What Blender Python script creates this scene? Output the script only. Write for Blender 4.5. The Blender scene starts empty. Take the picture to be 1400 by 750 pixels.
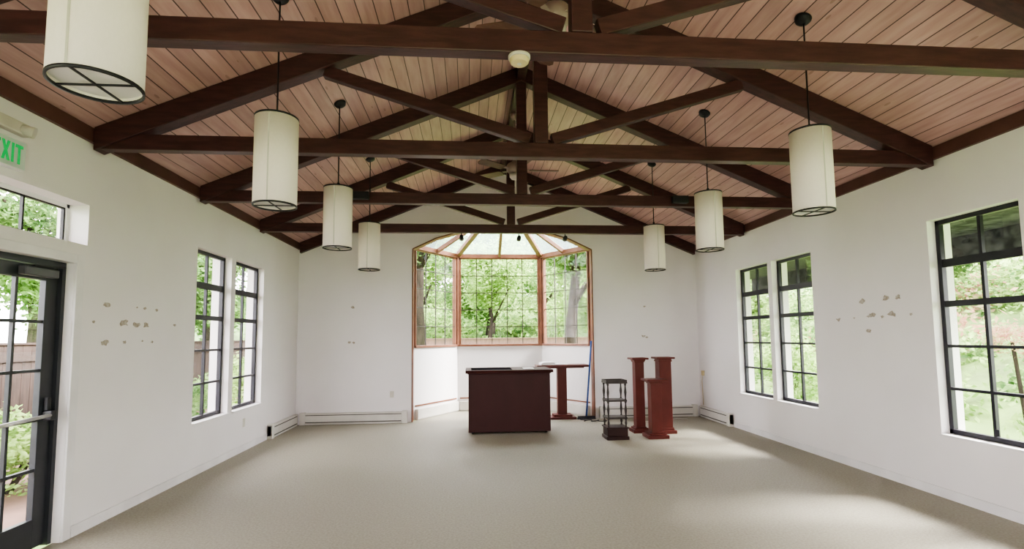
import bpy, math, random
from mathutils import Vector, Matrix
random.seed(7)
C = bpy.context.scene.collection
PI = math.pi
# ------------------------------------------------------------------ materials
def mat(name, col, rough=0.6, col2=None, scale=8.0, stretch=(1,1,1), bump=0.0, bscale=60.0, spec=0.4, metal=0.0, emit=None, es=0.0):
    m = bpy.data.materials.new(name); m.use_nodes = True
    nt = m.node_tree; n = nt.nodes; l = nt.links
    b = n['Principled BSDF']
    b.inputs['Roughness'].default_value = rough
    b.inputs['Metallic'].default_value = metal
    b.inputs['Specular IOR Level'].default_value = spec
    if col2 is None: col2 = tuple(c*0.88 for c in col)
    tc = n.new('ShaderNodeTexCoord'); mp = n.new('ShaderNodeMapping')
    mp.inputs['Scale'].default_value = stretch
    l.new(tc.outputs['Object'], mp.inputs['Vector'])
    nz = n.new('ShaderNodeTexNoise'); nz.inputs['Scale'].default_value = scale; nz.inputs['Detail'].default_value = 4
    l.new(mp.outputs[0], nz.inputs['Vector'])
    r = n.new('ShaderNodeValToRGB')
    r.color_ramp.elements[0].position = 0.35; r.color_ramp.elements[1].position = 0.65
    r.color_ramp.elements[0].color = (*col2, 1); r.color_ramp.elements[1].color = (*col, 1)
    l.new(nz.outputs['Fac'], r.inputs[0]); l.new(r.outputs[0], b.inputs['Base Color'])
    if bump > 0:
        n2 = n.new('ShaderNodeTexNoise'); n2.inputs['Scale'].default_value = bscale; n2.inputs['Detail'].default_value = 3
        l.new(mp.outputs[0], n2.inputs['Vector'])
        bp = n.new('ShaderNodeBump'); bp.inputs['Strength'].default_value = bump; bp.inputs['Distance'].default_value = 0.01
        l.new(n2.outputs['Fac'], bp.inputs['Height']); l.new(bp.outputs[0], b.inputs['Normal'])
    if emit:
        b.inputs['Emission Color'].default_value = (*emit, 1); b.inputs['Emission Strength'].default_value = es
    return m

def mat_planks():
    m = bpy.data.materials.new('ceiling_planks'); m.use_nodes = True
    nt = m.node_tree; n = nt.nodes; l = nt.links; b = n['Principled BSDF']
    b.inputs['Roughness'].default_value = 0.40; b.inputs['Specular IOR Level'].default_value = 0.5
    tc = n.new('ShaderNodeTexCoord'); sp = n.new('ShaderNodeSeparateXYZ'); l.new(tc.outputs['Object'], sp.inputs[0])
    dv = n.new('ShaderNodeMath'); dv.operation = 'DIVIDE'; dv.inputs[1].default_value = 0.128; l.new(sp.outputs['X'], dv.inputs[0])
    fl = n.new('ShaderNodeMath'); fl.operation = 'FLOOR'; l.new(dv.outputs[0], fl.inputs[0])
    fr = n.new('ShaderNodeMath'); fr.operation = 'FRACT'; l.new(dv.outputs[0], fr.inputs[0])
    wn = n.new('ShaderNodeTexWhiteNoise'); wn.noise_dimensions = '1D'; l.new(fl.outputs[0], wn.inputs['W'])
    cb = n.new('ShaderNodeCombineXYZ')
    mx = n.new('ShaderNodeMath'); mx.operation = 'MULTIPLY'; mx.inputs[1].default_value = 14; l.new(sp.outputs['X'], mx.inputs[0])
    my = n.new('ShaderNodeMath'); my.operation = 'MULTIPLY'; my.inputs[1].default_value = 1.6; l.new(sp.outputs['Y'], my.inputs[0])
    mz = n.new('ShaderNodeMath'); mz.operation = 'MULTIPLY'; mz.inputs[1].default_value = 9; l.new(wn.outputs['Value'], mz.inputs[0])
    l.new(mx.outputs[0], cb.inputs[0]); l.new(my.outputs[0], cb.inputs[1]); l.new(mz.outputs[0], cb.inputs[2])
    nz = n.new('ShaderNodeTexNoise'); nz.inputs['Scale'].default_value = 1.5; nz.inputs['Detail'].default_value = 5; l.new(cb.outputs[0], nz.inputs['Vector'])
    rp = n.new('ShaderNodeValToRGB')
    rp.color_ramp.elements[0].position = 0.3; rp.color_ramp.elements[0].color = (0.45, 0.262, 0.242, 1)
    rp.color_ramp.elements[1].position = 0.7; rp.color_ramp.elements[1].color = (0.57, 0.365, 0.342, 1)
    l.new(nz.outputs['Fac'], rp.inputs[0])
    vc = n.new('ShaderNodeMapping'); vc.inputs['Scale'].default_value = (7.8, 2.2, 0.01); l.new(tc.outputs['Object'], vc.inputs['Vector'])
    vo = n.new('ShaderNodeTexVoronoi'); vo.inputs['Scale'].default_value = 1.0; l.new(vc.outputs[0], vo.inputs['Vector'])
    kl = n.new('ShaderNodeMath'); kl.operation = 'LESS_THAN'; kl.inputs[1].default_value = 0.08; l.new(vo.outputs['Distance'], kl.inputs[0])
    km = n.new('ShaderNodeMath'); km.operation = 'MULTIPLY'; km.inputs[1].default_value = 0.4; l.new(kl.outputs[0], km.inputs[0])
    kx = n.new('ShaderNodeMix'); kx.data_type = 'RGBA'; l.new(km.outputs[0], kx.inputs['Factor']); l.new(rp.outputs[0], kx.inputs['A']); kx.inputs['B'].default_value = (0.18,0.085,0.06,1)
    hs = n.new('ShaderNodeHueSaturation')
    mr = n.new('ShaderNodeMapRange'); mr.inputs['To Min'].default_value = 0.87; mr.inputs['To Max'].default_value = 1.09
    l.new(wn.outputs['Value'], mr.inputs['Value']); l.new(mr.outputs[0], hs.inputs['Value']); l.new(kx.outputs['Result'], hs.inputs['Color'])
    lt = n.new('ShaderNodeMath'); lt.operation = 'LESS_THAN'; lt.inputs[1].default_value = 0.06; l.new(fr.outputs[0], lt.inputs[0])
    mix = n.new('ShaderNodeMix'); mix.data_type = 'RGBA'
    l.new(lt.outputs[0], mix.inputs['Factor']); l.new(hs.outputs[0], mix.inputs['A']); mix.inputs['B'].default_value = (0.07, 0.032, 0.028, 1)
    l.new(mix.outputs['Result'], b.inputs['Base Color'])
    return m

def mat_leaf(name, c1, c2, tr=0.5):
    m = bpy.data.materials.new(name); m.use_nodes = True
    nt = m.node_tree; n = nt.nodes; l = nt.links; n.remove(n['Principled BSDF'])
    out = n['Material Output']
    tc = n.new('ShaderNodeTexCoord'); nz = n.new('ShaderNodeTexNoise'); nz.inputs['Scale'].default_value = 2.5; nz.inputs['Detail'].default_value = 5
    l.new(tc.outputs['Object'], nz.inputs['Vector'])
    r = n.new('ShaderNodeValToRGB'); r.color_ramp.elements[0].position = .38; r.color_ramp.elements[1].position = .62
    r.color_ramp.elements[0].color = (*c1, 1); r.color_ramp.elements[1].color = (*c2, 1)
    l.new(nz.outputs['Fac'], r.inputs[0])
    d = n.new('ShaderNodeBsdfDiffuse'); t = n.new('ShaderNodeBsdfTranslucent'); mx = n.new('ShaderNodeMixShader'); mx.inputs[0].default_value = tr
    l.new(r.outputs[0], d.inputs[0]); l.new(r.outputs[0], t.inputs[0]); l.new(d.outputs[0], mx.inputs[1]); l.new(t.outputs[0], mx.inputs[2])
    l.new(mx.outputs[0], out.inputs[0])
    return m

def mat_glass(name, tint=(1,1,1), gl=0.06, frost=0.0):
    m = bpy.data.materials.new(name); m.use_nodes = True
    nt = m.node_tree; n = nt.nodes; l = nt.links; n.remove(n['Principled BSDF']); out = n['Material Output']
    t = n.new('ShaderNodeBsdfTransparent'); t.inputs[0].default_value = (*tint, 1)
    src = t.outputs[0]
    if frost > 0:
        tl = n.new('ShaderNodeBsdfTranslucent'); tl.inputs[0].default_value = (.62,.78,.80,1)
        fm = n.new('ShaderNodeMixShader'); fm.inputs[0].default_value = frost
        l.new(t.outputs[0], fm.inputs[1]); l.new(tl.outputs[0], fm.inputs[2]); src = fm.outputs[0]
    g = n.new('ShaderNodeBsdfGlossy'); g.inputs['Roughness'].default_value = 0.02
    lw = n.new('ShaderNodeLayerWeight'); lw.inputs[0].default_value = 0.15
    ml = n.new('ShaderNodeMath'); ml.operation = 'MULTIPLY'; ml.inputs[1].default_value = gl*5
    l.new(lw.outputs['Facing'], ml.inputs[0])
    mx = n.new('ShaderNodeMixShader'); l.new(ml.outputs[0], mx.inputs[0]); l.new(src, mx.inputs[1]); l.new(g.outputs[0], mx.inputs[2])
    l.new(mx.outputs[0], out.inputs[0])
    return m

M = {}
M['wall'] = mat('warm_white_wall_paint', (0.80,0.775,0.775), 0.75, (0.77,0.745,0.745), 1.5, bump=0.12, bscale=160)
M['white'] = mat('white_trim_paint', (0.80,0.785,0.79), 0.5, scale=3)
M['heater'] = mat('cream_grey_heater_enamel', (0.62,0.60,0.55), 0.4, scale=3)
M['slot'] = mat('painted_slot_shade', (0.10,0.095,0.085), 0.8, scale=5)  # slot shade put into a dark colour, no slot is cut
M['carpet'] = mat('grey_olive_carpet', (0.345,0.322,0.255), 0.55, (0.265,0.247,0.19), 55, bump=0.5, bscale=240, spec=0.5)
M['planks'] = mat_planks()
M['beam'] = mat('dark_maroon_stained_timber', (0.068,0.025,0.024), 0.42, (0.040,0.0145,0.014), 5, (1,6,6), bump=0.1, bscale=20, spec=0.4)
M['eave'] = mat('brown_stained_trim', (0.12,0.052,0.046), 0.5, (0.085,0.037,0.032), 4)
M['soffit'] = mat('dark_crinkled_soffit', (0.055,0.054,0.06), 0.7, (0.010,0.010,0.013), 11, (1,1,1), bump=0.5, bscale=15, spec=.1)
M['redwood'] = mat('orange_brown_bay_timber', (0.21,0.085,0.048), 0.45, (0.15,0.06,0.034), 6)
M['bayline'] = mat('thin_grey_brown_glazing_bar', (0.045,0.036,0.032), 0.5, scale=6)
M['mahog_dark'] = mat('dark_mahogany_veneer', (0.040,0.0105,0.0095), 0.5, (0.033,0.0085,0.0075), 2, (2,2,1), spec=0.2)
M['mahog_top'] = mat('mahogany_desk_top', (0.045,0.0125,0.011), 0.6, (0.038,0.010,0.009), 2, spec=0.08)
M['inset'] = mat('matte_black_inset', (0.010,0.009,0.009), 0.95, (0.012,0.012,0.013), 6, spec=0.0)
M['mahog'] = mat('red_mahogany_veneer', (0.105,0.022,0.017), 0.45, (0.085,0.017,0.013), 3, (2,2,1), spec=0.25)
M['antique'] = mat('antique_turned_wood', (0.038,0.026,0.022), 0.45, (0.020,0.013,0.011), 12)
M['darkbase'] = mat('near_black_brown_wood', (0.034,0.014,0.012), 0.45, (0.022,0.009,0.008), 5, spec=.2)
M['black'] = mat('black_metal', (0.010,0.010,0.013), 0.45, (0.014,0.014,0.018), 10)
M['frame'] = mat('black_window_frame', (0.012,0.011,0.019), 0.4, (0.016,0.015,0.024), 8)
M['doorframe'] = mat('charcoal_door_metal', (0.030,0.033,0.039), 0.4, (0.024,0.027,0.032), 8)
M['closer'] = mat('dark_grey_closer_metal', (0.09,0.09,0.10), 0.4, (0.07,0.07,0.08), 8)
M['steel'] = mat('brushed_steel', (0.75,0.74,0.72), 0.35, (0.62,0.61,0.60), 30, (1,20,1), metal=0.8)
M['shade'] = mat('linen_lamp_shade', (0.86,0.785,0.735), 0.85, (0.84,0.765,0.715), 90, (1,1,0.4), bump=0.05, bscale=240, spec=0.1)
M['diff'] = mat('frosted_diffuser', (0.76,0.76,0.72), 0.6, scale=4)
M['glass'] = mat_glass('window_glass')
M['glass_bay'] = mat_glass('clear_bay_glass', gl=.02)
M['glass_roof'] = mat_glass('roof_glass', (0.88,0.95,0.96), frost=.16)
M['cream'] = mat('yellowed_plastic', (0.66,0.55,0.32), 0.5, (0.58,0.48,0.28), 6)
M['beige'] = mat('beige_plastic', (0.62,0.59,0.52), 0.5, scale=6)
M['sign'] = mat('pale_sign_face', (0.58,0.68,0.62), 0.5, scale=5)
M['green'] = mat('green_sign_letters', (0.003,0.32,0.09), 0.5, (0.003,0.28,0.08), 5, emit=(0.0,0.6,0.12), es=0.45)
M['chip'] = mat('bare_plaster_scar', (0.33,0.28,0.23), 0.9, (0.50,0.46,0.41), 30)
M['blue'] = mat('blue_broom_handle', (0.05,0.11,0.34), 0.6, scale=6, spec=.2)
M['bristle'] = mat('black_bristles', (0.02,0.02,0.025), 0.9, (0.05,0.05,0.055), 80, (1,1,0.1), bump=0.5)
M['paper'] = mat('white_paper', (0.80,0.80,0.81), 0.7, scale=3)
M['fan_blade'] = mat('brown_fan_blade', (0.16,0.08,0.06), 0.4, (0.11,0.055,0.04), 6, (1,5,1))
M['fan_body'] = mat('antique_fan_metal', (0.36,0.28,0.24), 0.35, scale=6)
M['bulb'] = mat('frosted_glass_bowl', (0.7,0.64,0.6), 0.3, scale=4)
M['bark'] = mat('tree_bark', (0.040,0.032,0.026), 0.95, (0.018,0.015,0.012), 5, (3,3,.5), bump=0.6, bscale=12, spec=.1)
M['fence'] = mat('weathered_fence_boards', (0.20,0.125,0.10), 0.8, (0.14,0.09,0.07), 6, (4,4,.6))
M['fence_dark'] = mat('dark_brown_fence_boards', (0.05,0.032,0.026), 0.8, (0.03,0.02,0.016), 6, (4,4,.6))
M['ground'] = mat('garden_lawn', (0.20,0.32,0.085), 0.95, (0.15,0.245,0.065), 0.7)
M['soil'] = mat('reddish_brown_soil', (0.20,0.12,0.09), 0.95, (0.13,0.08,0.06), 3.0)
M['bank'] = mat('leafy_green_bank', (0.13,0.22,0.07), 0.95, (0.06,0.10,0.035), 3.0, bump=1.0, bscale=9)
M['bank_soil'] = mat('green_planted_slope', (0.20,0.31,0.09), 0.95, (0.10,0.15,0.05), 1.2, bump=1.0, bscale=9)
M['leafA'] = mat_leaf('bright_green_leaves', (0.18,0.31,0.08), (0.46,0.62,0.24))
M['leafB'] = mat_leaf('mid_green_leaves', (0.08,0.165,0.055), (0.26,0.40,0.14))
M['leafR'] = mat_leaf('pinkish_maple_leaves', (0.42,0.20,0.16), (0.45,0.42,0.24))

# ------------------------------------------------------------------ mesh builder
class MB:
    def __init__(s): s.v = []; s.f = []; s.mi = []; s.cur = 0
    def add(s, vs, fs):
        o = len(s.v); s.v += [tuple(v) for v in vs]
        for f in fs: s.f.append([o+i for i in f]); s.mi.append(s.cur)
        return s
    def box(s, x0,x1,y0,y1,z0,z1, T=None):
        vs = [Vector((x,y,z)) for z in (z0,z1) for y in (y0,y1) for x in (x0,x1)]
        if T: vs = [T@v for v in vs]
        return s.add(vs, [(0,2,3,1),(4,5,7,6),(0,1,5,4),(2,6,7,3),(0,4,6,2),(1,3,7,5)])
    def prism(s, poly, d0, d1, axis='y', T=None):
        def P(a,b,d):
            v = {'y':(a,d,b),'z':(a,b,d),'x':(d,a,b)}[axis]; return Vector(v)
        n = len(poly); vs = [P(a,b,d0) for a,b in poly]+[P(a,b,d1) for a,b in poly]
        if T: vs = [T@v for v in vs]
        fs = [tuple(range(n)), tuple(range(2*n-1,n-1,-1))]
        fs += [(i,i+n,(i+1)%n+n,(i+1)%n) for i in range(n)]
        return s.add(vs, fs)
    def bar(s, p, q, w, h, up=(0,0,1)):
        p = Vector(p); q = Vector(q); d = (q-p); L = d.length; d.normalize(); up = Vector(up)
        a = d.cross(up).normalized(); b = a.cross(d).normalized()
        T = Matrix((( d.x,a.x,b.x,p.x),(d.y,a.y,b.y,p.y),(d.z,a.z,b.z,p.z),(0,0,0,1)))
        return s.box(0,L,-w/2,w/2,-h/2,h/2,T)
    def lathe(s, prof, n=24, T=None, cap=True):
        vs = []; fs = []
        for r,z in prof:
            for k in range(n):
                a = 2*PI*k/n; vs.append(Vector((r*math.cos(a), r*math.sin(a), z)))
        if T: vs = [T@v for v in vs]
        for j in range(len(prof)-1):
            for k in range(n):
                k2 = (k+1)%n; fs.append((j*n+k, j*n+k2, (j+1)*n+k2, (j+1)*n+k))
        if cap:
            fs.append(tuple(range(n-1,-1,-1))); o = (len(prof)-1)*n; fs.append(tuple(range(o,o+n)))
        return s.add(vs, fs)
    def tube(s, p, q, r, r2=None, n=12):
        p = Vector(p); q = Vector(q); L = (q-p).length
        T = Matrix.Translation(p) @ (q-p).to_track_quat('Z','Y').to_matrix().to_4x4()
        return s.lathe([(r,0),(r2 if r2 is not None else r,L)], n, T)
    def path(s, pts, r, n=8):
        pts = [Vector(p) for p in pts]; vs=[]; fs=[]
        for i,p in enumerate(pts):
            d = (pts[min(i+1,len(pts)-1)]-pts[max(i-1,0)]).normalized()
            a = d.cross(Vector((0,0,1)));
            if a.length < .01: a = Vector((1,0,0))
            a.normalize(); b = d.cross(a)
            for k in range(n):
                t = 2*PI*k/n; vs.append(p+a*r*math.cos(t)+b*r*math.sin(t))
        for i in range(len(pts)-1):
            for k in range(n): k2=(k+1)%n; fs.append((i*n+k,i*n+k2,(i+1)*n+k2,(i+1)*n+k))
        fs.append(tuple(range(n))); o=(len(pts)-1)*n; fs.append(tuple(range(o,o+n)))
        return s.add(vs,fs)
    def build(s, name, m, parent=None, bevel=0, smooth=False, loc=None):
        me = bpy.data.meshes.new(name); me.from_pydata(s.v, [], s.f)
        for k in (m if isinstance(m,(list,tuple)) else [m]): me.materials.append(k)
        me.polygons.foreach_set('material_index', s.mi)
        me.validate(); me.update()
        import bmesh
        bm = bmesh.new(); bm.from_mesh(me); bmesh.ops.recalc_face_normals(bm, faces=bm.faces); bm.to_mesh(me); bm.free()
        if smooth:
            me.polygons.foreach_set('use_smooth', [len(p.vertices)==4 for p in me.polygons])
        o = bpy.data.objects.new(name, me); C.objects.link(o)
        if parent: o.parent = parent
        if loc: o.location = loc
        if bevel:
            b = o.modifiers.new('bevel','BEVEL'); b.width = bevel; b.segments = 2; b.limit_method = 'ANGLE'
        return o
def tag(o, label, cat, group=None, kind=None):
    o['label'] = label; o['category'] = cat
    if group: o['group'] = group
    if kind: o['kind'] = kind
    return o
def empty(name, loc, label, cat, group=None, kind=None, rz=0):
    o = bpy.data.objects.new(name, None); C.objects.link(o); o.location = loc; o.rotation_euler = (0,0,rz); o.empty_display_size = .1
    return tag(o, label, cat, group, kind)
def copy_tree(o, parent=None):
    c = o.copy(); C.objects.link(c); c.parent = parent
    for ch in [x for x in bpy.data.objects if x.parent == o]: copy_tree(ch, c)
    return c

# ------------------------------------------------------------------ dimensions
XL, XR = -3.07, 4.33; XC = 0.63; HS = 3.70
YB, YF = 9.45, -3.0
EZ, SL = 3.22, 0.42
WT = 0.24
RZ = EZ + SL*HS
def cz(x): return EZ + SL*(HS-abs(x-XC))

m = MB(); m.prism([(XL-.05,YF-.05),(XR+.05,YF-.05),(XR+.05,YB+.1),(2.32,YB+.1),(1.54,10.85),(-.28,10.85),(-1.06,YB+.1),(XL-.05,YB+.1)], -0.08, 0, 'z')
tag(m.build('floor', M['carpet']), 'worn olive beige carpet covering the whole room floor', 'floor', kind='structure')
m = MB()
th = 0.16
for s,ov in ((-1,.75),(1,1.2)):
    x0 = XC; x1 = XC+s*(HS+ov)
    m.prism([(x0,RZ),(x1,cz(x1)),(x1,cz(x1)+th),(x0,RZ+th)], YF-.5, YB+.24, 'y')
tag(m.build('ceiling', M['planks']), 'sloping tongue and groove ceiling of pinkish brown planks', 'ceiling', kind='structure')
m = MB(); m.box(XR+WT,5.62,YF-.5,YB+.24,2.60,2.64); m.box(5.58,5.64,YF-.5,YB+.24,2.32,2.64)
tag(m.build('trim_9', M['soffit']), 'dark crinkled eave soffit outside above the right windows', 'trim', kind='structure')

def side_wall(name, xi, xo, holes, label):
    ys = sorted({YF, YB, *[h[0] for h in holes], *[h[1] for h in holes]})
    zs = sorted({0.0, EZ, *[h[2] for h in holes], *[h[3] for h in holes]})
    def solid(i,j):
        if i<0 or j<0 or i>=len(ys)-1 or j>=len(zs)-1: return False
        yc=(ys[i]+ys[i+1])/2; zc=(zs[j]+zs[j+1])/2
        return not any(h[0]<yc<h[1] and h[2]<zc<h[3] for h in holes)
    m = MB()
    for i in range(len(ys)-1):
        for j in range(len(zs)-1):
            if not solid(i,j): continue
            a,b,c,d = ys[i],ys[i+1],zs[j],zs[j+1]
            for x in (xi,xo): m.add([(x,a,c),(x,b,c),(x,b,d),(x,a,d)],[(0,1,2,3)])
            if not solid(i-1,j): m.add([(xi,a,c),(xo,a,c),(xo,a,d),(xi,a,d)],[(0,1,2,3)])
            if not solid(i+1,j): m.add([(xi,b,c),(xo,b,c),(xo,b,d),(xi,b,d)],[(0,1,2,3)])
            if not solid(i,j-1): m.add([(xi,a,c),(xo,a,c),(xo,b,c),(xi,b,c)],[(0,1,2,3)])
            if not solid(i,j+1): m.add([(xi,a,d),(xo,a,d),(xo,b,d),(xi,b,d)],[(0,1,2,3)])
    return tag(m.build(name, M['wall']), label, 'wall', kind='structure')
WL = [(6.02,6.86),(6.98,7.90)]; WR = [(6.13,6.99),(7.09,7.98)]; WZ = (0.56,2.56)
W2 = [(3.64,4.46),(2.68,3.50)]
DY = (3.22,4.23); DZ = 2.11
lw = side_wall('wall_left', XL, XL-WT, [(a,b,*WZ) for a,b in WL]+[(DY[0],DY[1],-0.01,DZ),(DY[0],4.35,2.27,2.60),(-1.6,-.4,.62,2.5),(0.2,1.6,.62,2.5)], 'white painted left wall with the glazed door and scars in the paint')
rw = side_wall('wall_right', XR, XR+WT, [(a,b,*WZ) for a,b in WR+W2]+[(-1.6,-.4,.62,2.5),(0.2,1.6,.62,2.5)], 'white painted right wall with black framed windows')
OP = [(-1.04,0),(-1.04,3.14),(-.62,3.34),(.20,3.58),(1.06,3.58),(1.88,3.34),(2.30,3.14),(2.30,0)]
m = MB(); m.prism([(XL,0)]+OP+[(XR,0),(XR,EZ),(XC,RZ),(XL,EZ)], YB, YB+.18, 'y')
bw = tag(m.build('wall_back', M['wall']), 'white gabled end wall with the bay window opening', 'wall', kind='structure')
m = MB(); m.prism([(XL,0),(-.4,0),(-.4,2.3),(1.66,2.3),(1.66,0),(XR,0),(XR,EZ),(XC,RZ),(XL,EZ)], YF-.18, YF, 'y')  # unseen opening behind the camera, added and sized to let fill light in
tag(m.build('wall_front', M['wall']), 'white gabled wall behind the viewer with a wide opening added to let in fill light', 'wall', kind='structure')

def chip(parent, pos, axis, r, seed):
    rnd = random.Random(seed); n = 11; r *= .9
    pts = []
    for k in range(n):
        a = 2*PI*k/n; q = r*rnd.uniform(.45,1.15); pts.append((q*1.25*math.cos(a), q*.75*math.sin(a)))
    m = MB(); x,y,z = pos
    if axis == 'x+': m.prism([(y+a,z+b) for a,b in pts], x, x+.003, 'x')
    if axis == 'x-': m.prism([(y+a,z+b) for a,b in pts], x-.003, x, 'x')
    if axis == 'y-': m.prism([(x+a,z+b) for a,b in pts], y-.003, y, 'y')
    m.build('paint_scar', M['chip'], parent)
for i,(y,z,r) in enumerate([(4.60,1.81,.04),(4.83,1.66,.055),(5.0,1.65,.045),(5.14,1.65,.045),(5.12,1.81,.025),(5.3,1.80,.02),(4.60,1.49,.045),(4.85,1.49,.03),(5.1,1.5,.015),(5.25,1.49,.02),(5.62,1.66,.025),(4.46,1.66,.018),(5.0,1.81,.012)]):
    chip(lw, (XL,y,z), 'x+', r, i)
for i,(y,z,r) in enumerate([(5.70,1.67,.035),(5.32,1.86,.045),(5.24,1.69,.03),(5.19,1.70,.05),(4.98,1.87,.05),(5.05,1.68,.03),(4.93,1.70,.05),(5.25,1.53,.045),(4.70,1.69,.02),(4.84,1.87,.04),(5.45,1.68,.015)]):
    chip(rw, (XR,y,z), 'x-', r, 40+i)
for i,(x,z,r) in enumerate([(-2.11,2.07,.035),(-2.16,1.44,.035),(-2.08,1.43,.03),(3.3,2.06,.03),(3.26,1.5,.04),(3.33,1.48,.03)]):
    chip(bw, (x,YB,z), 'y-', r, 80+i)

m = MB(); m.box(XL+.001,XL+.035,YF,YB-.001,EZ-.11,EZ+.005); tag(m.build('trim_1', M['eave']), 'brown timber strip along the top of the left wall', 'trim', kind='structure')
m = MB(); m.box(XR-.035,XR-.001,YF,YB-.001,EZ-.11,EZ+.005); tag(m.build('trim_2', M['eave']), 'brown timber strip along the top of the right wall', 'trim', kind='structure')
for k,s in ((3,-1),(4,1)):
    x1 = XC+s*(HS-.04)
    m = MB(); m.prism([(XC,RZ-.003),(x1,cz(x1)-.003),(x1,cz(x1)-.19),(XC,RZ-.19)], YB-.09, YB-.001, 'y')
    tag(m.build('trim_%d'%k, M['beam']), 'dark timber along the %s gable slope of the end wall'%('left' if s<0 else 'right'), 'trim', kind='structure')
m = MB(); m.box(XC-.05,XC+.05,YF,YB-.09,RZ-.17,RZ-.02); tag(m.build('trim_5', M['beam']), 'dark ridge beam under the peak of the ceiling', 'trim', kind='structure')
m = MB(); m.box(XL,XL+.014,DY[1]+.09,8.14,0,.085); tag(m.build('baseboard_left', M['white']), 'low white baseboard along the left wall', 'baseboard', kind='structure')
m = MB(); m.box(XR-.014,XR,YF,8.22,0,.085); tag(m.build('baseboard_right', M['white']), 'low white baseboard along the right wall', 'baseboard', kind='structure')

# ------------------------------------------------------------------ side windows
def side_window(num, side, y0, y1, label):
    s = -1 if side=='l' else 1
    xw = XL if side=='l' else XR
    xa = xw+s*.08; xb = xw+s*.13
    X0,X1 = min(xa,xb),max(xa,xb)
    z0,z1 = WZ; fb = .042
    m = MB()
    m.box(X0,X1,y0+.001,y0+fb,z0+.02,z1-.001); m.box(X0,X1,y1-fb,y1-.001,z0+.02,z1-.001)
    m.box(X0,X1,y0+.001,y1-.001,z0+.02,z0+.02+fb); m.box(X0,X1,y0+.001,y1-.001,z1-fb,z1-.001)
    root = tag(m.build('window_%d'%num, M['frame'], bevel=.004), label, 'window', kind='structure')
    rows = [(z1-.41,.075),(z1-.79,.055),(z1-1.18,.026),(z1-1.57,.026)]
    mm = MB()
    for zz,t in rows: mm.box(X0+.008,X1-.008,y0+fb,y1-fb,zz-t/2,zz+t/2)
    yc = (y0+y1)/2; mm.box(X0+.009,X1-.009,yc-.014,yc+.014,z0+.06,z1-fb)
    mm.build('glazing_bars', M['frame'], root)
    g = MB(); xm=(X0+X1)/2; g.box(xm-.002,xm+.002,y0+fb,y1-fb,z0+.062,z1-fb); g.build('window_pane', M['glass'], root)
    st = MB(); a,b = sorted((xw-s*.03, xw+s*.2)); st.box(a,b,y0+.001,y1-.001,z0+.0005,z0+.02); st.build('window_sill', M['white'], root)
    la = MB(); xx = xw+s*.07; a,b = sorted((xx, xa)); la.box(a,b,yc-.05,yc-.02,z0+.075,z0+.13); la.build('window_latch', M['frame'], root)
side_window(1,'l',*WL[0],'black framed window in the left wall, the one nearer the door')
side_window(2,'l',*WL[1],'black framed window in the left wall, the one nearer the end wall')
side_window(3,'r',*WR[1],'black framed window in the right wall nearest the end wall')
side_window(4,'r',*WR[0],'black framed window in the right wall, second from the end wall')
side_window(5,'r',*W2[0],'large near black framed window at the right edge of the photo')
side_window(6,'r',*W2[1],'black framed window in the right wall just beyond the right edge')

m = MB(); y0,y1,z0,z1 = DY[0],4.35,2.27,2.60; xa,xb = XL-.19,XL-.15
for b_ in ((y0,y0+.03,z0,z1),(y1-.03,y1,z0,z1),(y0,y1,z0,z0+.03),(y0,y1,z1-.03,z1)): m.box(xa,xb,*b_)
root = tag(m.build('window_7', M['white']), 'low white framed transom window above the glazed door', 'window', kind='structure')
g = MB(); g.box(xa+.018,xa+.022,y0+.03,y1-.03,z0+.03,z1-.03); g.build('window_pane', M['glass'], root)
g = MB(); g.box(xa+.008,xa+.03,y1-.045,y1-.03,z0+.03,z1-.03); g.box(xa+.008,xa+.03,y0+.03,y1-.045,z0+.03,z0+.042); g.box(xa+.008,xa+.03,y0+.03,y1-.045,z1-.042,z1-.03); g.box(xa+.008,xa+.03,3.93,3.945,z0+.042,z1-.042); g.build('glazing_gasket', M['black'], root)

# door
m = MB(); xa,xb = XL-.13,XL-.085; y0,y1 = DY[0]+.04,DY[1]-.04
SW = .11
m.box(xa,xb,y0,y0+SW,.012,DZ-.05); m.box(xa,xb,y1-SW,y1,.012,DZ-.05); m.box(xa,xb,y0+SW,y1-SW,.012,.22); m.box(xa,xb,y0+SW,y1-SW,DZ-.15,DZ-.05)
door = tag(m.build('door_1', M['doorframe'], bevel=.003), 'charcoal metal door with glass panes and a push bar in the left wall', 'door', kind='structure')
m = MB()
m.box(XL-.15,XL-.06,DY[0]+.001,DY[0]+.035,0,DZ-.001); m.box(XL-.15,XL-.06,DY[1]-.035,DY[1]-.001,0,DZ-.001); m.box(XL-.15,XL-.06,DY[0]+.035,DY[1]-.035,DZ-.045,DZ-.001)
m.build('door_frame', M['doorframe'], door)
m = MB()
for z in (.57,.93,1.29,1.65): m.box(xa+.008,xb-.008,y0+SW,y1-SW,z-.011,z+.011)
for t_ in (1/3,2/3):
    yy = y0+SW+(y1-y0-2*SW)*t_; m.box(xa+.009,xb-.009,yy-.011,yy+.011,.22,DZ-.15)
m.build('glazing_bars', M['doorframe'], door)
g = MB(); g.box(XL-.109,XL-.105,y0+SW,y1-SW,.22,DZ-.15); g.build('door_pane', M['glass'], door)
m = MB(); m.tube((XL-.03,y0+.04,.93),(XL-.03,y1-.05,.96),.014); m.build('push_bar', M['steel'], door, smooth=True)
m = MB(); m.box(XL-.084,XL-.015,y1-.08,y1-.03,.92,.99); m.box(XL-.084,XL-.05,y1-.075,y1-.04,.99,1.09); m.build('push_bar_housing', M['black'], door, bevel=.008)
m = MB(); m.box(XL-.084,XL-.015,y0+.02,y0+.07,.90,.97); m.build('push_bar_housing', M['black'], door, bevel=.008)
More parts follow.
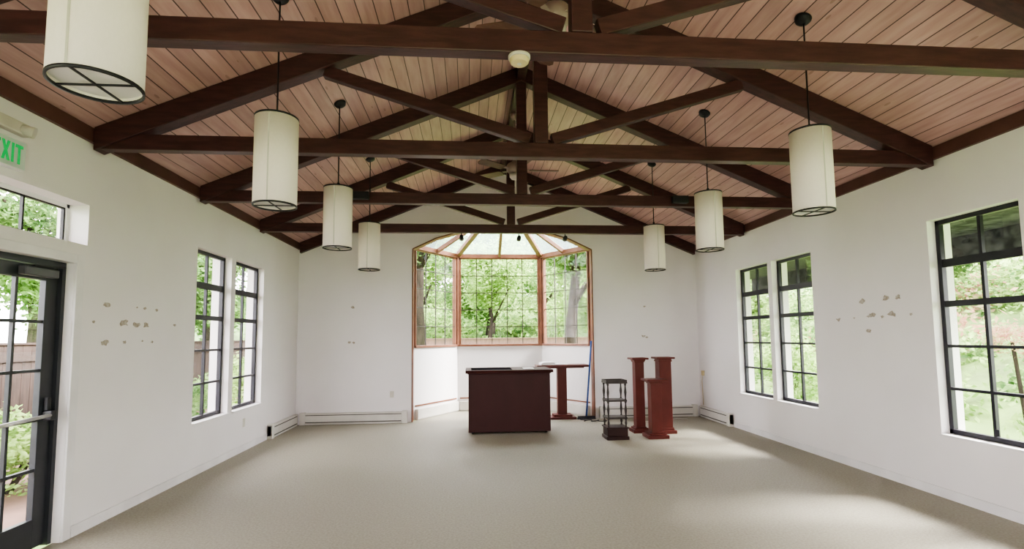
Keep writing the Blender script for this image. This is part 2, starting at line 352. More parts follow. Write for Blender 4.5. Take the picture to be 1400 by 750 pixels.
m = MB(); m.box(XL-.084,XL-.03,y1-.36,y1-.06,DZ-.135,DZ-.07); m.build('door_closer', M['closer'], door, bevel=.008)
m = MB(); m.bar((XL-.03,y1-.30,DZ-.065),(XL-.0,y1-.06,DZ-.05),.03,.012); m.build('closer_arm', M['black'], door)
m = MB()
m.box(XL+.0,XL+.018,DY[1]+.001,DY[1]+.08,0,DZ+.07); m.box(XL+.0,XL+.018,DY[0]-.1,DY[1]+.001,DZ+.0,DZ+.07); m.box(XL,XL+.018,DY[0]-.1,DY[0]-.001,0,DZ+.0)
tag(m.build('trim_6', M['white'], bevel=.003), 'white painted casing around the glazed door', 'trim', kind='structure')

# ------------------------------------------------------------------ bay
BA = [(-1.04,9.63),(-.26,10.78),(1.52,10.78),(2.30,9.63)]
SZ, HZ = 1.35, 3.20
def frameT(A,B):
    d = Vector((B[0]-A[0],B[1]-A[1],0)); L=d.length; d.normalize(); nrm = Vector((-d.y,d.x,0))
    return Matrix(((d.x,nrm.x,0,A[0]),(d.y,nrm.y,0,A[1]),(0,0,1,0),(0,0,0,1))), L
names = ['left','centre','right']; cols = [4,5,4]
for i in range(3):
    T,L = frameT(BA[i],BA[i+1])
    m = MB(); m.box(0,L,0,.12,0,SZ-.03,T)
    w = tag(m.build('wall_bay_%s'%names[i], M['wall']), 'low white wall under the %s bay window'%names[i], 'wall', kind='structure')
    m = MB(); e=.04; ft=.04
    m.box(e,e+ft,-.005,.07,SZ,HZ,T); m.box(L-e-ft,L-e,-.005,.07,SZ,HZ,T)
    m.box(e,L-e,-.005,.07,HZ-.04,HZ,T); m.box(e,L-e,-.03,.10,SZ-.03,SZ+.015,T)
    root = tag(m.build('window_%d'%(8+i), M['redwood'], bevel=.004), 'brown timber framed %s window of the bay with a thin dark grid'%names[i], 'window', kind='structure')
    m = MB(); n=cols[i]; a0=e+ft; a1=L-e-ft
    for k in range(1,n): x=a0+(a1-a0)*k/n; m.box(x-.008,x+.008,.022,.038,SZ+.015,HZ-.04,T)
    for k in range(1,5): z=SZ+.015+(HZ-.055-SZ)*k/5; m.box(a0,a1,.023,.037,z-.008,z+.008,T)
    m.build('glazing_bars', M['bayline'], root)
    m = MB(); m.box(a0,a1,.029,.031,SZ+.015,HZ-.04,T); m.build('window_pane', M['glass_bay'], root)
    m = MB(); m.box(0.05,L-.05,-.075,-.002,.02,.20,T); m.box(.05,L-.05,-.06,-.002,.0,.02,T)
    h = tag(m.build('baseboard_heater', M['heater'], bevel=.006), 'cream baseboard heater under the %s bay window'%names[i], 'heater', 'baseboard heaters')
    m = MB(); m.box(.05,L-.05,-.02,-.002,.245,.27,T); m.build('wood_strip', M['redwood'], w)
m = MB()
for k,(x,y) in enumerate(BA):
    if k in (0,3): m.box(x-.04,x+.04,y-.0,y+.09,SZ,HZ+.02)
    else: m.lathe([(.05,SZ-.03),(.05,HZ+.04)], 8, Matrix.Translation((x,y+.02,0)))
tag(m.build('trim_7', M['redwood']), 'brown timber posts between the bay windows', 'trim', kind='structure')
m = MB()
for a,b in zip(OP[:-1],OP[1:]):
    m.bar((a[0],YB+.085,a[1]),(b[0],YB+.085,b[1]),.19,.022,up=(0,0,1) if abs(b[0]-a[0])>.01 else (1,0,0))
tag(m.build('trim_8', M['redwood']), 'thin brown timber edging around the bay opening', 'trim', kind='structure')
A1 = Vector((.36,9.62,3.80)); A2 = Vector((.90,9.62,3.80)); AM = (A1+A2)/2
def lerp(a,b,t): return (a[0]+(b[0]-a[0])*t, a[1]+(b[1]-a[1])*t)
per = [BA[0],lerp(BA[0],BA[1],.5),BA[1],lerp(BA[1],BA[2],.5),BA[2],lerp(BA[2],BA[3],.5),BA[3]]
tops = [A1,A1,A1,AM,A2,A2,A2]
m = MB()
for k,p in enumerate(per):
    w_ = .10 if k in (0,2,4,6) else .055
    m.bar(tops[k], (p[0],p[1],HZ+.03), w_, .09)
for a,b in zip(BA[:-1],BA[1:]): m.bar((a[0],a[1]+.02,HZ+.02),(b[0],b[1]+.02,HZ+.02),.08,.09)
m.bar(A1-Vector((.1,0,0)),A2+Vector((.1,0,0)),.06,.10)
root = tag(m.build('ceiling_bay', M['redwood'], bevel=.004), 'radiating brown timber ribs of the glass bay roof', 'ceiling', kind='structure')
m = MB(); up=Vector((0,0,.03))
for k in range(6):
    a,b = per[k],per[k+1]; ta,tb = tops[k],tops[k+1]
    if ta is tb: m.add([ta+up,(a[0],a[1],HZ+.06),(b[0],b[1],HZ+.06)],[(0,1,2)])
    else: m.add([ta+up,(a[0],a[1],HZ+.06),(b[0],b[1],HZ+.06),tb+up],[(0,1,2,3)])
m.build('roof_pane', M['glass_roof'], root)

def heater(x0,x1,y0,y1,label):
    m = MB(); m.box(x0,x1,y0,y1,.03,.20); m.box(x0+.008,x1-.008,y0+.008,y1-.008,0,.03)
    o = tag(m.build('baseboard_heater', M['heater'], bevel=.008), label, 'heater', 'baseboard heaters')
    along = x1-x0 > y1-y0
    for za,zb in ((.160,.174),(.035,.052)):
        c = MB()
        if along: c.box(x0+.1,x1-.1,y0-.003,y0,za,zb)
        else:
            X = x1 if x0<0 else x0-.003
            c.box(X,X+.003,y0+.05,y1-.05,za,zb)
        c.build('vent_slot', M['slot'], o)  # dark strip on the casing face, painted as the shade inside a slot
    ends = ((x0,x0+.09),(x1-.09,x1)) if along else ((y0,y0+.08),)
    for a,b in ends:
        c = MB()
        if along: c.box(a,b,y0-.012,y1,.0,.215)
        else: c.box(x0 if x0<0 else x0-.012, x1+.012 if x0<0 else x1, a,b,.0,.215)
        c.build('end_cap', M['heater'], o, bevel=.005)
    return o
heater(-2.98,-1.12,YB-.075,YB-.001,'long cream baseboard heater on the end wall left of the bay')
heater(2.38,4.24,YB-.075,YB-.001,'long cream baseboard heater on the end wall right of the bay')
heater(XL+.001,XL+.075,8.16,YB-.10,'short cream baseboard heater on the left wall in the corner')
heater(XR-.075,XR-.001,8.24,YB-.10,'short cream baseboard heater on the right wall in the corner')

# ------------------------------------------------------------------ trusses
CB = 3.06
TY1 = 2.73
root = empty('roof_truss', (XC,TY1,CB), 'dark timber roof truss nearest the viewer, carrying the smoke detector', 'roof truss', 'dark timber roof trusses')
e = HS-.04
m = MB(); m.box(-e,e,-.045,.045,0,.13); m.build('bottom_chord', M['beam'], root, bevel=.006)
def lc(x): return EZ+SL*(HS-abs(x))-CB-.004
for s in (-1,1):
    m = MB(); m.prism([(s*.0,lc(0)-.0),(s*e,lc(e)),(s*e,lc(e)-.19),(0,lc(0)-.19)], -.065,.065,'y'); m.build('rafter', M['beam'], root, bevel=.006)
    m = MB(); m.bar((s*.10,0,.17),(s*1.86,0,lc(1.86)-.2),.075,.10); m.build('web_brace', M['beam'], root, bevel=.006)
m = MB(); m.box(-.06,.06,-.05,.05,.13,lc(0)-.15); m.build('king_post', M['beam'], root, bevel=.006)
for y,lab in ((4.36,'dark timber roof truss second from the viewer'),(6.00,'dark timber roof truss third from the viewer, with two black floodlights'),(7.66,'dark timber roof truss farthest from the viewer, just before the bay')):
    o = copy_tree(root); o.location.y = y; o['label'] = lab
    if y > 5: o.location.z = CB+.012

# ------------------------------------------------------------------ pendants
def pendant(x,y,label):
    Z0 = 2.415
    t = empty('pendant_lamp', (x,y,Z0), label, 'pendant lamp', 'cylindrical pendant lamps')
    H=.63; R=.142
    m = MB(); m.lathe([(R-.004,.012),(R,.012),(R,H-.012),(R-.004,H-.012),(R-.004,.012)],40,cap=False)
    sh = m.build('lamp_shade', M['shade'], t, smooth=True)
    m = MB(); m.box(-.004,.004,-R-.002,-R+.001,.014,H-.014); m.build('shade_seam', M['beige'], sh)
    for z in (0,H-.010):
        m = MB(); m.lathe([(R-.006,z),(R+.002,z),(R+.002,z+.011),(R-.006,z+.011),(R-.006,z)],40,cap=False); m.build('shade_rim', M['black'], t, smooth=True)
    m = MB(); m.lathe([(R-.006,.022),(R-.006,.026)],40); m.build('diffuser', M['diff'], t)
    m = MB(); m.box(-R+.004,R-.004,-.003,.003,.004,.011); m.box(-.003,.003,-R+.004,R-.004,.004,.011); m.build('cross_bar', M['black'], t)
    m = MB(); m.box(-R+.004,R-.004,-.004,.004,H-.012,H-.004); m.build('top_bar', M['black'], t)
    top = cz(x)-Z0
    m = MB(); m.lathe([(.014,H-.02),(.014,H+.05),(.006,H+.055),(.006,top-.03)],12); m.build('stem', M['black'], t, smooth=True)
    ang = math.atan(SL)*(1 if x<XC else -1)
    T = Matrix.Translation((0,0,top-.002)) @ Matrix.Rotation(-ang,4,'Y')
    m = MB(); m.lathe([(.02,-.045),(.05,-.035),(.062,-.01),(.062,0)],24,T); m.build('ceiling_canopy', M['black'], t, smooth=True)
LX, RX = -1.34, 2.59
for y,d in ((1.90,'the large one at the top left corner'),(3.60,'left row, second from the viewer'),(5.28,'left row, third from the viewer'),(6.93,'left row, farthest from the viewer')):
    pendant(LX,y,'cream cylindrical pendant lamp with black rims, '+d)
for y,d in ((3.60,'right row, nearest the viewer'),(5.28,'right row, middle one in view'),(6.93,'right row, farthest from the viewer')):
    pendant(RX,y,'cream cylindrical pendant lamp with black rims, '+d)

def fan(y, rot, label):
    t = empty('ceiling_fan', (XC,y,3.80), label, 'ceiling fan', 'ceiling fans under the ridge')
    t.rotation_euler.z = rot
    top = RZ-.17-3.80
    m = MB(); m.tube((0,0,.12),(0,0,top-.04),.014); m.build('down_rod', M['fan_body'], t, smooth=True)
    m = MB(); m.lathe([(.02,top-.09),(.05,top-.06),(.06,top)],24); m.build('ceiling_canopy', M['fan_body'], t, smooth=True)
    m = MB(); m.lathe([(.03,-.05),(.08,-.04),(.115,0),(.12,.05),(.10,.09),(.05,.12),(.02,.15)],28); m.build('motor_housing', M['fan_body'], t, smooth=True)
    m = MB(); m.lathe([(.012,-.13),(.05,-.12),(.075,-.09),(.08,-.05)],24); m.build('light_bowl', M['bulb'], t, smooth=True)
    for k in range(5):
        a = 2*PI*k/5
        T = Matrix.Rotation(a,4,'Z') @ Matrix.Rotation(.2,4,'X')
        m = MB(); m.prism([(.2,-.045),(.24,-.06),(.58,-.07),(.61,-.04),(.61,.04),(.58,.07),(.24,.06),(.2,.045)],.0,.008,'z',T); bl = m.build('fan_blade', M['fan_blade'], t)
        m = MB(); m.prism([(.1,-.015),(.27,-.03),(.27,.03),(.1,.015)],.008,.014,'z',T); m.build('blade_bracket', M['fan_body'], bl)
fan(3.53, .3, 'ceiling fan with brown blades at the top, nearest the viewer')
fan(6.91, .0, 'ceiling fan with brown blades above the bay, farther from the viewer')

t = empty('smoke_detector', (.28,TY1,CB), 'yellowed round smoke detector under the nearest roof truss', 'smoke detector')
m = MB(); m.lathe([(.060,-.016),(.062,-.012),(.062,0)],32); m.build('mounting_plate', M['beige'], t)
m = MB(); m.lathe([(.030,-.044),(.046,-.041),(.052,-.034),(.054,-.017)],32); m.build('detector_body', M['cream'], t)
m = MB(); m.lathe([(.010,-.047),(.013,-.044)],16); m.build('test_button', M['beige'], t)
def flood(x,label):
    t = empty('floodlight', (x,6.00-.045,CB+.07), label, 'floodlight', 'black floodlights on the truss')
    m = MB(); m.box(-.10,.10,-.09,-.02,-.035,.055); m.build('lamp_head', M['black'], t, bevel=.012)
    m = MB(); m.box(-.02,.02,-.03,0,-.02,.03); m.build('mounting_bracket', M['black'], t)
flood(-1.25,'black floodlight on the third truss beside the left pendants')
flood(2.54,'black floodlight on the third truss beside the right pendants')
for x,lab in ((-.12,'small black spotlight under the last truss, left of the three'),(.75,'small black spotlight under the last truss, middle of the three'),(1.46,'small black spotlight under the last truss, right of the three')):
    t = empty('spotlight', (x,7.66,CB+.012), lab, 'spotlight', 'small spotlights under the last truss')
    m = MB(); m.tube((0,0,0),(0,0,-.04),.008); m.build('stem', M['black'], t)
    m = MB(); m.tube((0,-.04,-.06),(0,.05,-.08),.03,.035,16); m.build('lamp_head', M['black'], t, smooth=True)

# ------------------------------------------------------------------ exit sign
t = empty('exit_sign', (XL,3.54,2.655), 'pale exit sign with bold green letters above the glazed door', 'exit sign')
m = MB(); m.box(.001,.05,-.135,.135,0,.20); m.build('sign_housing', M['white'], t, bevel=.006)
m = MB(); m.box(.05,.053,-.128,.128,.008,.192); m.build('sign_face', M['sign'], t)
LB, LT, ST = .035, .165, .017      # letter bottom, top, stroke
def letter(polys):
    m = MB()
    for p in polys: m.prism(p, .0535, .0565, 'x')
    m.build('letter', M['green'], t)
def rect(a,b,c,d): return [(a,c),(b,c),(b,d),(a,d)]
y = -.105; zm=(LB+LT)/2
letter([[(y,LB),(y+.042,LB),(y+.042,LB+.021),(y+ST,LB+.021),(y+ST,zm-.010),(y+.037,zm-.010),(y+.037,zm+.010),(y+ST,zm+.010),(y+ST,LT-.021),(y+.042,LT-.021),(y+.042,LT),(y,LT)]])
y = -.053; w_=.060; s_=.019
letter([[(y,LB),(y+s_,LB),(y+w_/2,zm-.022),(y+w_-s_,LB),(y+w_,LB),(y+w_/2+.0105,zm),(y+w_,LT),(y+w_-s_,LT),(y+w_/2,zm+.022),(y+s_,LT),(y,LT),(y+w_/2-.0105,zm)]])
y = .020
letter([rect(y,y+ST,LB,LT)])
y = .048; w_=.056
letter([[(y+w_/2-ST/2,LB),(y+w_/2+ST/2,LB),(y+w_/2+ST/2,LT-.021),(y+w_,LT-.021),(y+w_,LT),(y,LT),(y,LT-.021),(y+w_/2-ST/2,LT-.021)]])
t = empty('emergency_light', (XL,3.49,2.90), 'beige emergency light fixture just above the exit sign', 'emergency light')
m = MB(); m.box(.001,.06,-.2,.2,0.0,.085); m.build('housing', M['beige'], t, bevel=.01)
m = MB(); m.tube((.05,.14,.04),(.11,.17,.02),.03,.04,16); m.build('lamp_head', M['beige'], t, smooth=True)

def outlet(loc, axis, label):
    t = empty('wall_outlet', loc, label, 'outlet', 'wall outlets')
    m = MB()
    if axis=='x': m.box(0,.006,-.035,.035,-.057,.057)
    else: m.box(-.035,.035,-.006,0,-.057,.057)
    m.build('cover_plate', M['beige'], t, bevel=.002)
    for z in (-.022,.022):
        m = MB()
        if axis=='x': m.box(.006,.008,-.015,.015,z-.014,z+.014)
        else: m.box(-.015,.015,-.008,-.006,z-.014,z+.014)
        m.build('socket', M['beige'], t)
outlet((XL,7.35,.38),'x','beige outlet low on the left wall below the far window')
outlet((-1.40,YB,.50),'y','beige outlet on the end wall left of the bay')
t = empty('wall_plug', (XR,9.28,.80), 'small beige plug box with a hanging cord in the right corner', 'plug')
m = MB(); m.box(-.03,0,-.04,.04,-.04,.05); m.build('plug_box', M['cream'], t, bevel=.004)
m = MB(); m.path([(-.02,0,-.03),(-.03,.01,-.15),(-.015,.03,-.3),(-.012,.03,-.58)],.005); m.build('cord', M['cream'], t, smooth=True)

# ------------------------------------------------------------------ furniture
t = empty('altar_desk', (.62,8.45,0), 'broad dark mahogany altar desk with a black inset top, before the bay', 'desk')
m = MB(); m.box(-.645,.645,-.34,.36,.03,.93); m.build('body', M['mahog_dark'], t, bevel=.006)
m = MB(); m.box(-.66,.66,-.355,.375,.93,.945)
m.build('moulding', M['mahog_dark'], t, bevel=.004)
m = MB(); m.box(-.69,.69,-.40,.42,.945,.99); m.build('desk_top', M['mahog_top'], t, bevel=.004)
m = MB(); m.box(-.60,.05,-.30,.25,.99,.994); m.build('top_inset', M['inset'], t)
for sx in (-.58,.58):
    for sy in (-.28,.3):
        m = MB(); m.tube((sx-.012,sy,.02),(sx+.012,sy,.02),.02,n=14); m.build('caster', M['black'], t, smooth=True)
m = MB(); m.box(.25,.42,-.12,.10,.0,.004)
o = m.build('paper_sheet', M['paper'], loc=(.62,8.45,.9905)); tag(o,'white sheet of paper lying on the dark altar desk','paper')

def slabs(m, sizes):
    for hx,hy,z0,z1 in sizes: m.box(-hx,hx,-hy,hy,z0,z1)
t = empty('pedestal_table', (1.70,9.52,0), 'red mahogany pedestal side table with a wide top, behind the altar desk', 'table')
m = MB(); slabs(m,[(.48,.19,.945,.985),(.40,.15,.925,.945)]); m.build('table_top', M['mahog'], t, bevel=.006)
m = MB(); slabs(m,[(.085,.075,.08,.925)]); m.build('column', M['mahog'], t, bevel=.005)
m = MB(); slabs(m,[(.24,.17,0,.04),(.17,.13,.04,.08)]); m.build('base', M['mahog'], t, bevel=.006)
for i,(x,y,w,r,h) in enumerate(((1.42,9.50,.13,.1,.055),(1.70,9.55,.11,-.2,.02))):
    m = MB()
    m.prism([(-w,-.105),(w,-.10),(w+.01,.10),(-w+.01,.105)],0,h*.5,'z'); m.prism([(-w+.02,-.09),(w+.03,-.11),(w+.02,.09),(-w,.1)],h*.5+.0002,h*.8,'z'); m.prism([(-w+.05,-.08),(w,-.07),(w-.01,.07),(-w+.04,.08)],h*.8+.0002,h,'z')
    o = m.build('paper_stack', M['paper'], loc=(x,y,.986)); o.rotation_euler.z = r
    tag(o, ['taller stack of white papers at the left end of the pedestal table','low stack of white papers on the middle of the pedestal table'][i], 'papers')
m = MB()
pts = [(1.98+.42*t_/24+.05*math.sin(t_*.9), 9.18+.07*math.cos(t_*.75)-.004*t_, .007) for t_ in range(25)]
m.path(pts,.006)
tag(m.build('loose_cord', M['black'], smooth=True), 'loose black cord lying on the carpet beside the broom', 'cord')
m = MB()
pts = [(2.95+.95*t_/30, 8.75+.10*math.sin(t_*.33)+.012*t_, .007) for t_ in range(31)]
m.path(pts,.006)
tag(m.build('loose_cord', M['beige'], smooth=True), 'loose beige cable lying on the carpet behind the pedestals', 'cord')

def pedestal(x,y,h,cw,colw,bw_,label,rz=0):
    t = empty('pedestal_stand', (x,y,0), label, 'pedestal', 'red mahogany pedestals', rz=rz)
    m = MB(); slabs(m,[(cw,cw,h-.028,h),(cw-.04,cw-.04,h-.05,h-.028),(colw+.012,colw+.012,h-.07,h-.05)]); m.build('cap', M['mahog'], t, bevel=.005)
    m = MB(); slabs(m,[(colw,colw,.09,h-.07)]); m.build('column', M['mahog'], t, bevel=.004)
    m = MB(); slabs(m,[(bw_,bw_,0,.05),(bw_-.03,bw_-.03,.05,.075),(colw+.012,colw+.012,.075,.09)]); m.build('base', M['mahog'], t, bevel=.005)
pedestal(2.66,8.0,1.16,.132,.072,.135,'tall slim red mahogany pedestal, left of the two tall ones')
pedestal(3.03,7.90,1.17,.142,.095,.14,'tall thick red mahogany pedestal, right of the two tall ones')
pedestal(2.75,7.55,.86,.155,.08,.155,'short red mahogany pedestal in front of the two tall ones')

t = empty('tiered_stand', (2.14,7.55,0), 'dark three tier open stand with turned posts, left of the pedestals', 'stand')
m = MB(); m.box(-.165,.165,-.15,.15,0,.05); m.box(-.15,.15,-.135,.135,.05,.16); m.box(-.165,.165,-.15,.15,.16,.18); m.build('base_box', M['darkbase'], t, bevel=.005)
for z,w in ((.31,.15),(.56,.15),(.82,.16)):
    m = MB(); m.box(-w,w,-.135,.135,z-.012,z+.012); m.build('shelf', M['antique'], t, bevel=.005)
m = MB()
for a in (-1,1):
    m.box(-.155,.155,a*.13-.006,a*.13+.006,.832,.86); m.box(a*.15-.006,a*.15+.006,-.13,.13,.832,.86)
m.build('gallery_rail', M['antique'], t)
def turned(z0,z1):
    H = z1-z0; return [(.012,z0),(.018,z0+.05*H),(.010,z0+.15*H),(.013,z0+.3*H),(.019,z0+.5*H),(.013,z0+.7*H),(.010,z0+.85*H),(.018,z0+.95*H),(.012,z1)]
for sx in (-.13,.13):
    for sy in (-.115,.115):
        m = MB()
        pr = []
        for a,b in ((.18,.30),(.30,.555),(.555,.81)): pr += turned(a,b)
        m.lathe(pr,14,Matrix.Translation((sx,sy,0)))
        m.build('turned_post', M['antique'], t, smooth=True)

t = empty('push_broom', (2.12,9.36,0), 'broom with a long blue handle leaning beside the bay opening', 'broom')
m = MB(); m.box(-.16,.16,-.025,.025,.03,.055); m.build('broom_block', M['black'], t, bevel=.006)
m = MB(); m.prism([(-.16,.03),(.16,.03),(.17,0),(-.17,0)],-.03,.03,'y'); m.build('bristles', M['bristle'], t)
m = MB(); m.tube((0,0,.05),(.14,.09,1.42),.017); m.build('handle', M['blue'], t, smooth=True)

# ------------------------------------------------------------------ outside
m = MB(); m.box(-60,60,-25,70,-.30,-.12); tag(m.build('ground', M['ground']), 'green garden lawn outside the windows', 'ground', kind='structure')
m = MB(); m.box(-6.5,XL-WT-.3,-4,16.4,-.12,-.10); tag(m.build('ground_left', M['soil']), 'reddish brown bare ground outside the glazed door', 'ground', kind='structure')
def bank(name, x0,x1,y0,y1, z0, z1, axis, label, mt):
    rnd = random.Random(11); m = MB(); nx=int(abs(x1-x0)/.5)+1; ny=int(abs(y1-y0)/.5)+1; vs=[]; fs=[]
    for j in range(ny+1):
        for i in range(nx+1):
            u=i/nx; v=j/ny; t=(u if axis=='x' else v)
            vs.append((x0+(x1-x0)*u, y0+(y1-y0)*v, z0+(z1-z0)*t**.8+rnd.uniform(-.08,.08)))
    for j in range(ny):
        for i in range(nx):
            a=j*(nx+1)+i; fs.append((a,a+1,a+nx+2,a+nx+1))
    m.add(vs,fs); return tag(m.build(name, M[mt], smooth=True), label, 'bank', kind='structure')
b1 = bank('ground_right_bank', 9.0,20,-2,30,-.3,4.4,'x','leafy green planted slope rising outside the right windows','bank_soil')
b2 = bank('ground_back_bank', -16,8.9,22.5,42,-.3,5.6,'y','green wooded bank rising behind the fence','bank')
def scatter(name, x0,x1,y0,y1,zf,n,size,mats,parent,seed,npl=200):
    rnd = random.Random(seed); vs=[]; fs=[]; mi=[]
    pl = [(rnd.uniform(x0,x1),rnd.uniform(y0,y1),rnd.choice([0,0,0,0,0,1,1,1,2]),rnd.uniform(.4,.9)) for k in range(npl)]
    for k in range(n):
        cx,cy,mt,rr = rnd.choice(pl)
        x = cx+rnd.gauss(0,rr*.55); y = cy+rnd.gauss(0,rr*.55)
        if not (x0<=x<=x1 and y0<=y<=y1): continue
        p = Vector((x,y,zf(x,y)+abs(rnd.gauss(0,.35*rr+.08))))
        a = Vector((rnd.gauss(0,1),rnd.gauss(0,1),rnd.gauss(0,.6))).normalized(); b = Matrix.Rotation(rnd.uniform(0,6.28),3,a) @ a.orthogonal().normalized()
        s = size*rnd.uniform(.6,1.4); o=len(vs); vs += [p-a*s,p+b*s*.45,p+a*s,p-b*s*.45]; fs.append((o,o+1,o+2,o+3)); mi.append(mt)
    me = bpy.data.meshes.new(name); me.from_pydata([tuple(v) for v in vs],[],fs)
    for q in mats: me.materials.append(q)
    me.polygons.foreach_set('material_index', mi); me.update()
    o = bpy.data.objects.new(name, me); C.objects.link(o); o.parent = parent; o['kind'] = 'stuff'
scatter('ground_cover_leaves', 9.1,18,2,26,lambda x,y: -.3+4.7*((x-9)/11)**.8, 42000,.085,[M['leafA'],M['leafB'],M['leafR']],b1,3,260)
scatter('undergrowth_leaves', -11,8.8,23.4,38,lambda x,y: -.3+5.9*((y-22.5)/19.5)**.8, 32000,.14,[M['leafA'],M['leafB'],M['leafA']],b2,5,240)
def fence(x0,y0,x1,y1,h,label,mt):
    root = empty('garden_fence', (x0,y0,-.12), label, 'fence', 'garden fences')
    d = Vector((x1-x0,y1-y0,0)); L=d.length; d.normalize(); T = Matrix(((d.x,-d.y,0,0),(d.y,d.x,0,0),(0,0,1,0),(0,0,0,1)))
    m = MB(); n = int(L/.16)
    m.box(0,L,.004,.018,.05,h,T)
    for k in range(n): m.box(k*.16,k*.16+.145,0,.02,.05,h,T)
    m.build('boards', M[mt], root)
    for za,zb in ((h-.25,h-.16),(.3,.39),(h,h+.03)):
        m = MB(); m.box(0,L,-.03,0 if zb<h else .04,za,zb,T); m.build('rail', M[mt], root)
fence(-6.5,17,8.6,17,1.58,'weathered wooden fence seen through the bay windows','fence')
fence(-6.7,0,-6.7,16.8,1.58,'dark brown wooden fence seen through the glazed door','fence_dark')

def leaves(name, n, R, size, material, seed, ncl=26, spread=.2):
    rnd = random.Random(seed); vs=[]; fs=[]
    cl = []
    for k in range(ncl):
        while True:
            p = Vector((rnd.uniform(-1,1),rnd.uniform(-1,1),rnd.uniform(-1,1)))
            if p.length<1: break
        cl.append(Vector((p.x*R[0],p.y*R[1],p.z*R[2])))
    for k in range(n):
        c = rnd.choice(cl)
        p = c + Vector((rnd.gauss(0,R[0]*spread),rnd.gauss(0,R[1]*spread),rnd.gauss(0,R[2]*spread*.8)))
        a = Vector((rnd.gauss(0,1),rnd.gauss(0,1),rnd.gauss(0,.6))).normalized(); b = a.orthogonal().normalized()
        b = (Matrix.Rotation(rnd.uniform(0,6.28),3,a) @ b)
        s = size*rnd.uniform(.6,1.3); o=len(vs)
        vs += [p-a*s, p+b*s*.45, p+a*s, p-b*s*.45]; fs.append((o,o+1,o+2,o+3))
    me = bpy.data.meshes.new(name); me.from_pydata([tuple(v) for v in vs],[],fs); me.materials.append(material); me.update()
    return me
LM = {'treeA': leaves('foliage',20000,(2.1,2.1,2.1),.10,M['leafA'],1,34,.185),
      'treeB': leaves('foliage',20000,(2.1,2.1,2.1),.10,M['leafB'],2,34,.185),
      'shrubA': leaves('foliage',4200,(.9,.9,.7),.065,M['leafA'],3),
      'shrubB': leaves('foliage',4200,(.9,.9,.75),.065,M['leafB'],4),
      'red': leaves('foliage',1600,(.9,.9,.6),.06,M['leafR'],5)}
def trunk_mesh(seed,h,r,lean):
    rnd = random.Random(seed); m = MB(); p = Vector((0,0,0)); rr=r; pts=[]
    # one continuous tapering trunk plus branches
    cur=[p.copy()]; rad=[rr]
    for k in range(6):
        q = p+Vector((rnd.uniform(-.12,.12)+lean,rnd.uniform(-.1,.1),h/6)); p=q; rr*=.9; cur.append(p.copy()); rad.append(rr)
    n=12; vs=[]; fs=[]
    for c,ra in zip(cur,rad):
        for k in range(n):
            a=2*PI*k/n; w=1+.08*math.sin(3*a+c.z); vs.append((c.x+ra*w*math.cos(a),c.y+ra*w*math.sin(a),c.z))
    for i in range(len(cur)-1):
        for k in range(n): k2=(k+1)%n; fs.append((i*n+k,i*n+k2,(i+1)*n+k2,(i+1)*n+k))
    m.add(vs,fs)
    for i in range(3,len(cur)):
        for j in range(2):
            a = rnd.uniform(0,6.28); m.tube(cur[i], cur[i]+Vector((math.cos(a)*1.3,math.sin(a)*1.3,rnd.uniform(.9,1.8))), rad[i]*.5, rad[i]*.15, 8)
    return m
def tree(x,y,kind,h,r,label,sc=1.0,lean=0,dz=0):
    t = empty('garden_tree',(x,y,-.12),label,'tree','trees in the garden')
    trunk_mesh(int(x*10+y),h,r,lean).build('trunk', M['bark'], t, smooth=True)
    f = bpy.data.objects.new('foliage', LM[kind]); C.objects.link(f); f.parent=t; f.location=(lean*6,0,h+dz); f.scale=(sc,sc,sc); f.rotation_euler.z = random.uniform(0,6)
def shrub(x,y,kind,z,label,sc=1.0):
    t = empty('garden_shrub',(x,y,-.12),label,'shrub','shrubs in the garden')
    f = bpy.data.objects.new('foliage', LM[kind]); C.objects.link(f); f.parent=t; f.location=(0,0,z); f.scale=(sc,sc,sc); f.rotation_euler.z = random.uniform(0,6)
    m = MB()
    for k in range(4):
        a=k*1.6; m.tube((0,0,0),(math.cos(a)*.3*sc,math.sin(a)*.3*sc,z),.03,.012,8)
    m.build('stems', M['bark'], t)
tree(-1.35,13.4,'treeB',5.0,.24,'thick trunked tree outside the left bay window',.65,lean=-.03)
tree(2.75,14.2,'treeB',4.9,.20,'leaning trunk tree outside the right bay window',.68,lean=.08)
tree(.6,19.2,'treeA',4.3,.11,'slender trunked tree behind the fence at bay centre',.65,lean=.03)
tree(-3.6,20.0,'treeA',3.6,.22,'green tree behind the fence, left of the bay centre',.85)
tree(5.0,20.2,'treeA',3.8,.24,'green tree behind the fence, right of the bay centre',.85)
tree(.9,25.6,'treeB',5.0,.30,'large dark tree on the bank at bay centre',1.1)
tree(7.4,26.6,'treeB',5.0,.30,'tall darker tree on the bank right of centre',1.05)
tree(-5.4,26.6,'treeA',5.2,.30,'tall bright tree on the bank left of centre',1.05)
tree(4.7,33.2,'treeA',7.2,.35,'tallest distant tree, right half of the view behind the bay',1.1)
tree(-3.0,33.2,'treeA',7.2,.35,'tallest distant tree, left half of the view behind the bay',1.1)
tree(11.8,21.2,'treeA',4.4,.25,'tree behind the fence far right of the bay',.85)
tree(-10.2,21.0,'treeB',4.2,.25,'tree behind the fence far left of the bay',1.0)
tree(-11.3,8.4,'treeA',4.0,.25,'tree beyond the fence seen through the glazed door',.9)
tree(-11.6,14.6,'treeB',4.4,.25,'tree beyond the fence seen through the transom window',.9)
tree(13.6,7.2,'treeA',5.2,.25,'tree outside the large right window',.95)
tree(13.6,13.6,'treeB',5.2,.25,'tree outside the second window of the right wall',.95)
shrub(-4.9,6.0,'shrubA',.35,'leafy shrub low outside the glazed door',.7)
shrub(-5.2,9.6,'shrubB',.45,'leafy shrub outside the near left window',.7)
shrub(-5.2,12.6,'shrubA',.6,'leafy shrub outside the far left window',.8)
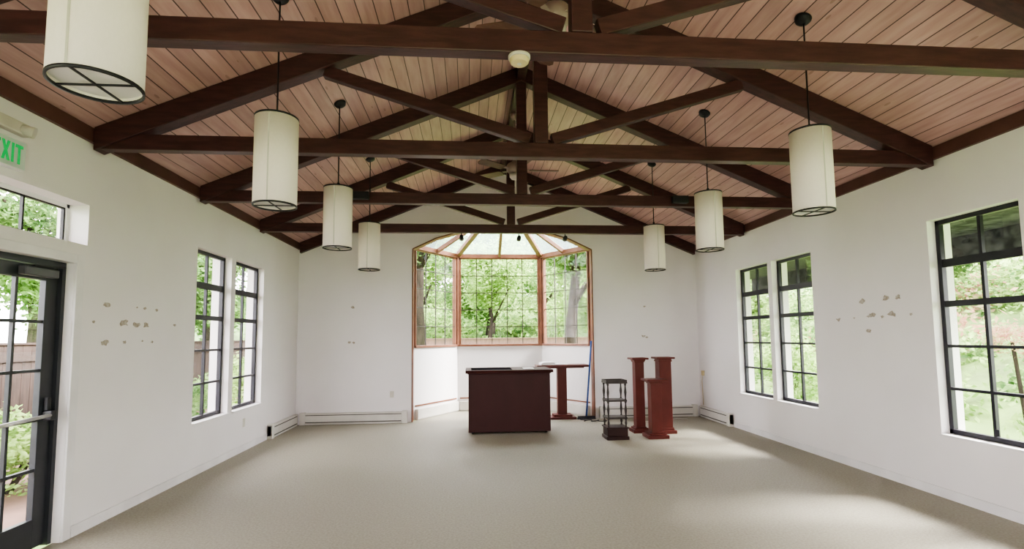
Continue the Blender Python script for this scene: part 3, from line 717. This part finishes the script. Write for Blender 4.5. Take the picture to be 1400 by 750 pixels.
shrub(6.9,5.0,'shrubA',.45,'bright shrub low outside the large right window',.75)
shrub(8.3,7.1,'red',1.5,'pinkish leaved shrub outside the large right window',.5)
shrub(6.9,8.2,'shrubA',.5,'bright shrub outside the right wall between the windows',.75)
shrub(7.4,11.4,'shrubA',.8,'bright shrub outside the second right window',.9)
shrub(7.8,15.0,'shrubB',.9,'mid green shrub outside the farthest right window',.9)
shrub(.1,15.6,'shrubA',.5,'low bright shrub before the fence, left of bay centre',.65)
shrub(2.4,16.0,'shrubA',.5,'low bright shrub before the fence, right of bay centre',.5)

# ------------------------------------------------------------------ light
w = bpy.data.worlds.new('world'); bpy.context.scene.world = w; w.use_nodes = True
bg = w.node_tree.nodes['Background']; bg.inputs[0].default_value = (1.0,0.955,0.985,1); bg.inputs[1].default_value = 17.5
sd = bpy.data.lights.new('sun','SUN'); sd.energy = 34; sd.angle = math.radians(20); sd.color=(1,.96,.91)
so = bpy.data.objects.new('sun', sd); C.objects.link(so); so.rotation_euler = Vector((-.75,.06,-.60)).to_track_quat('-Z','Y').to_euler()
ad = bpy.data.lights.new('rear_fill','AREA'); ad.shape='RECTANGLE'; ad.size=2.0; ad.size_y=2.1; ad.energy=50; ad.color=(1,.95,.95)  # added area lamp in the rear opening, soft fill for the room
ao = bpy.data.objects.new('rear_fill', ad); C.objects.link(ao); ao.location=(XC,YF-.05,1.2); ao.rotation_euler = Vector((0,1,.12)).to_track_quat('-Z','Y').to_euler()
try: bpy.context.scene.view_settings.look = 'AgX - Medium High Contrast'
except Exception: pass

# ------------------------------------------------------------------ camera
f=700.; psi=math.atan(58/700.); th_=math.radians(4.4); rho=.0098
F = Vector((math.sin(psi)*math.cos(th_), math.cos(psi)*math.cos(th_), math.sin(th_)))
r0 = Vector((math.cos(psi),-math.sin(psi),0)); u0 = r0.cross(F)
r = r0*math.cos(rho)-u0*math.sin(rho); u = u0*math.cos(rho)+r0*math.sin(rho)
cd = bpy.data.cameras.new('camera'); co = bpy.data.objects.new('camera', cd); C.objects.link(co)
cd.sensor_fit='HORIZONTAL'; cd.sensor_width=36; cd.lens=36*f/1400; cd.shift_y=32/1400; cd.clip_start=.05; cd.clip_end=200
co.matrix_world = Matrix(((r.x,u.x,-F.x,0),(r.y,u.y,-F.y,0),(r.z,u.z,-F.z,1.5),(0,0,0,1)))
bpy.context.scene.camera = co
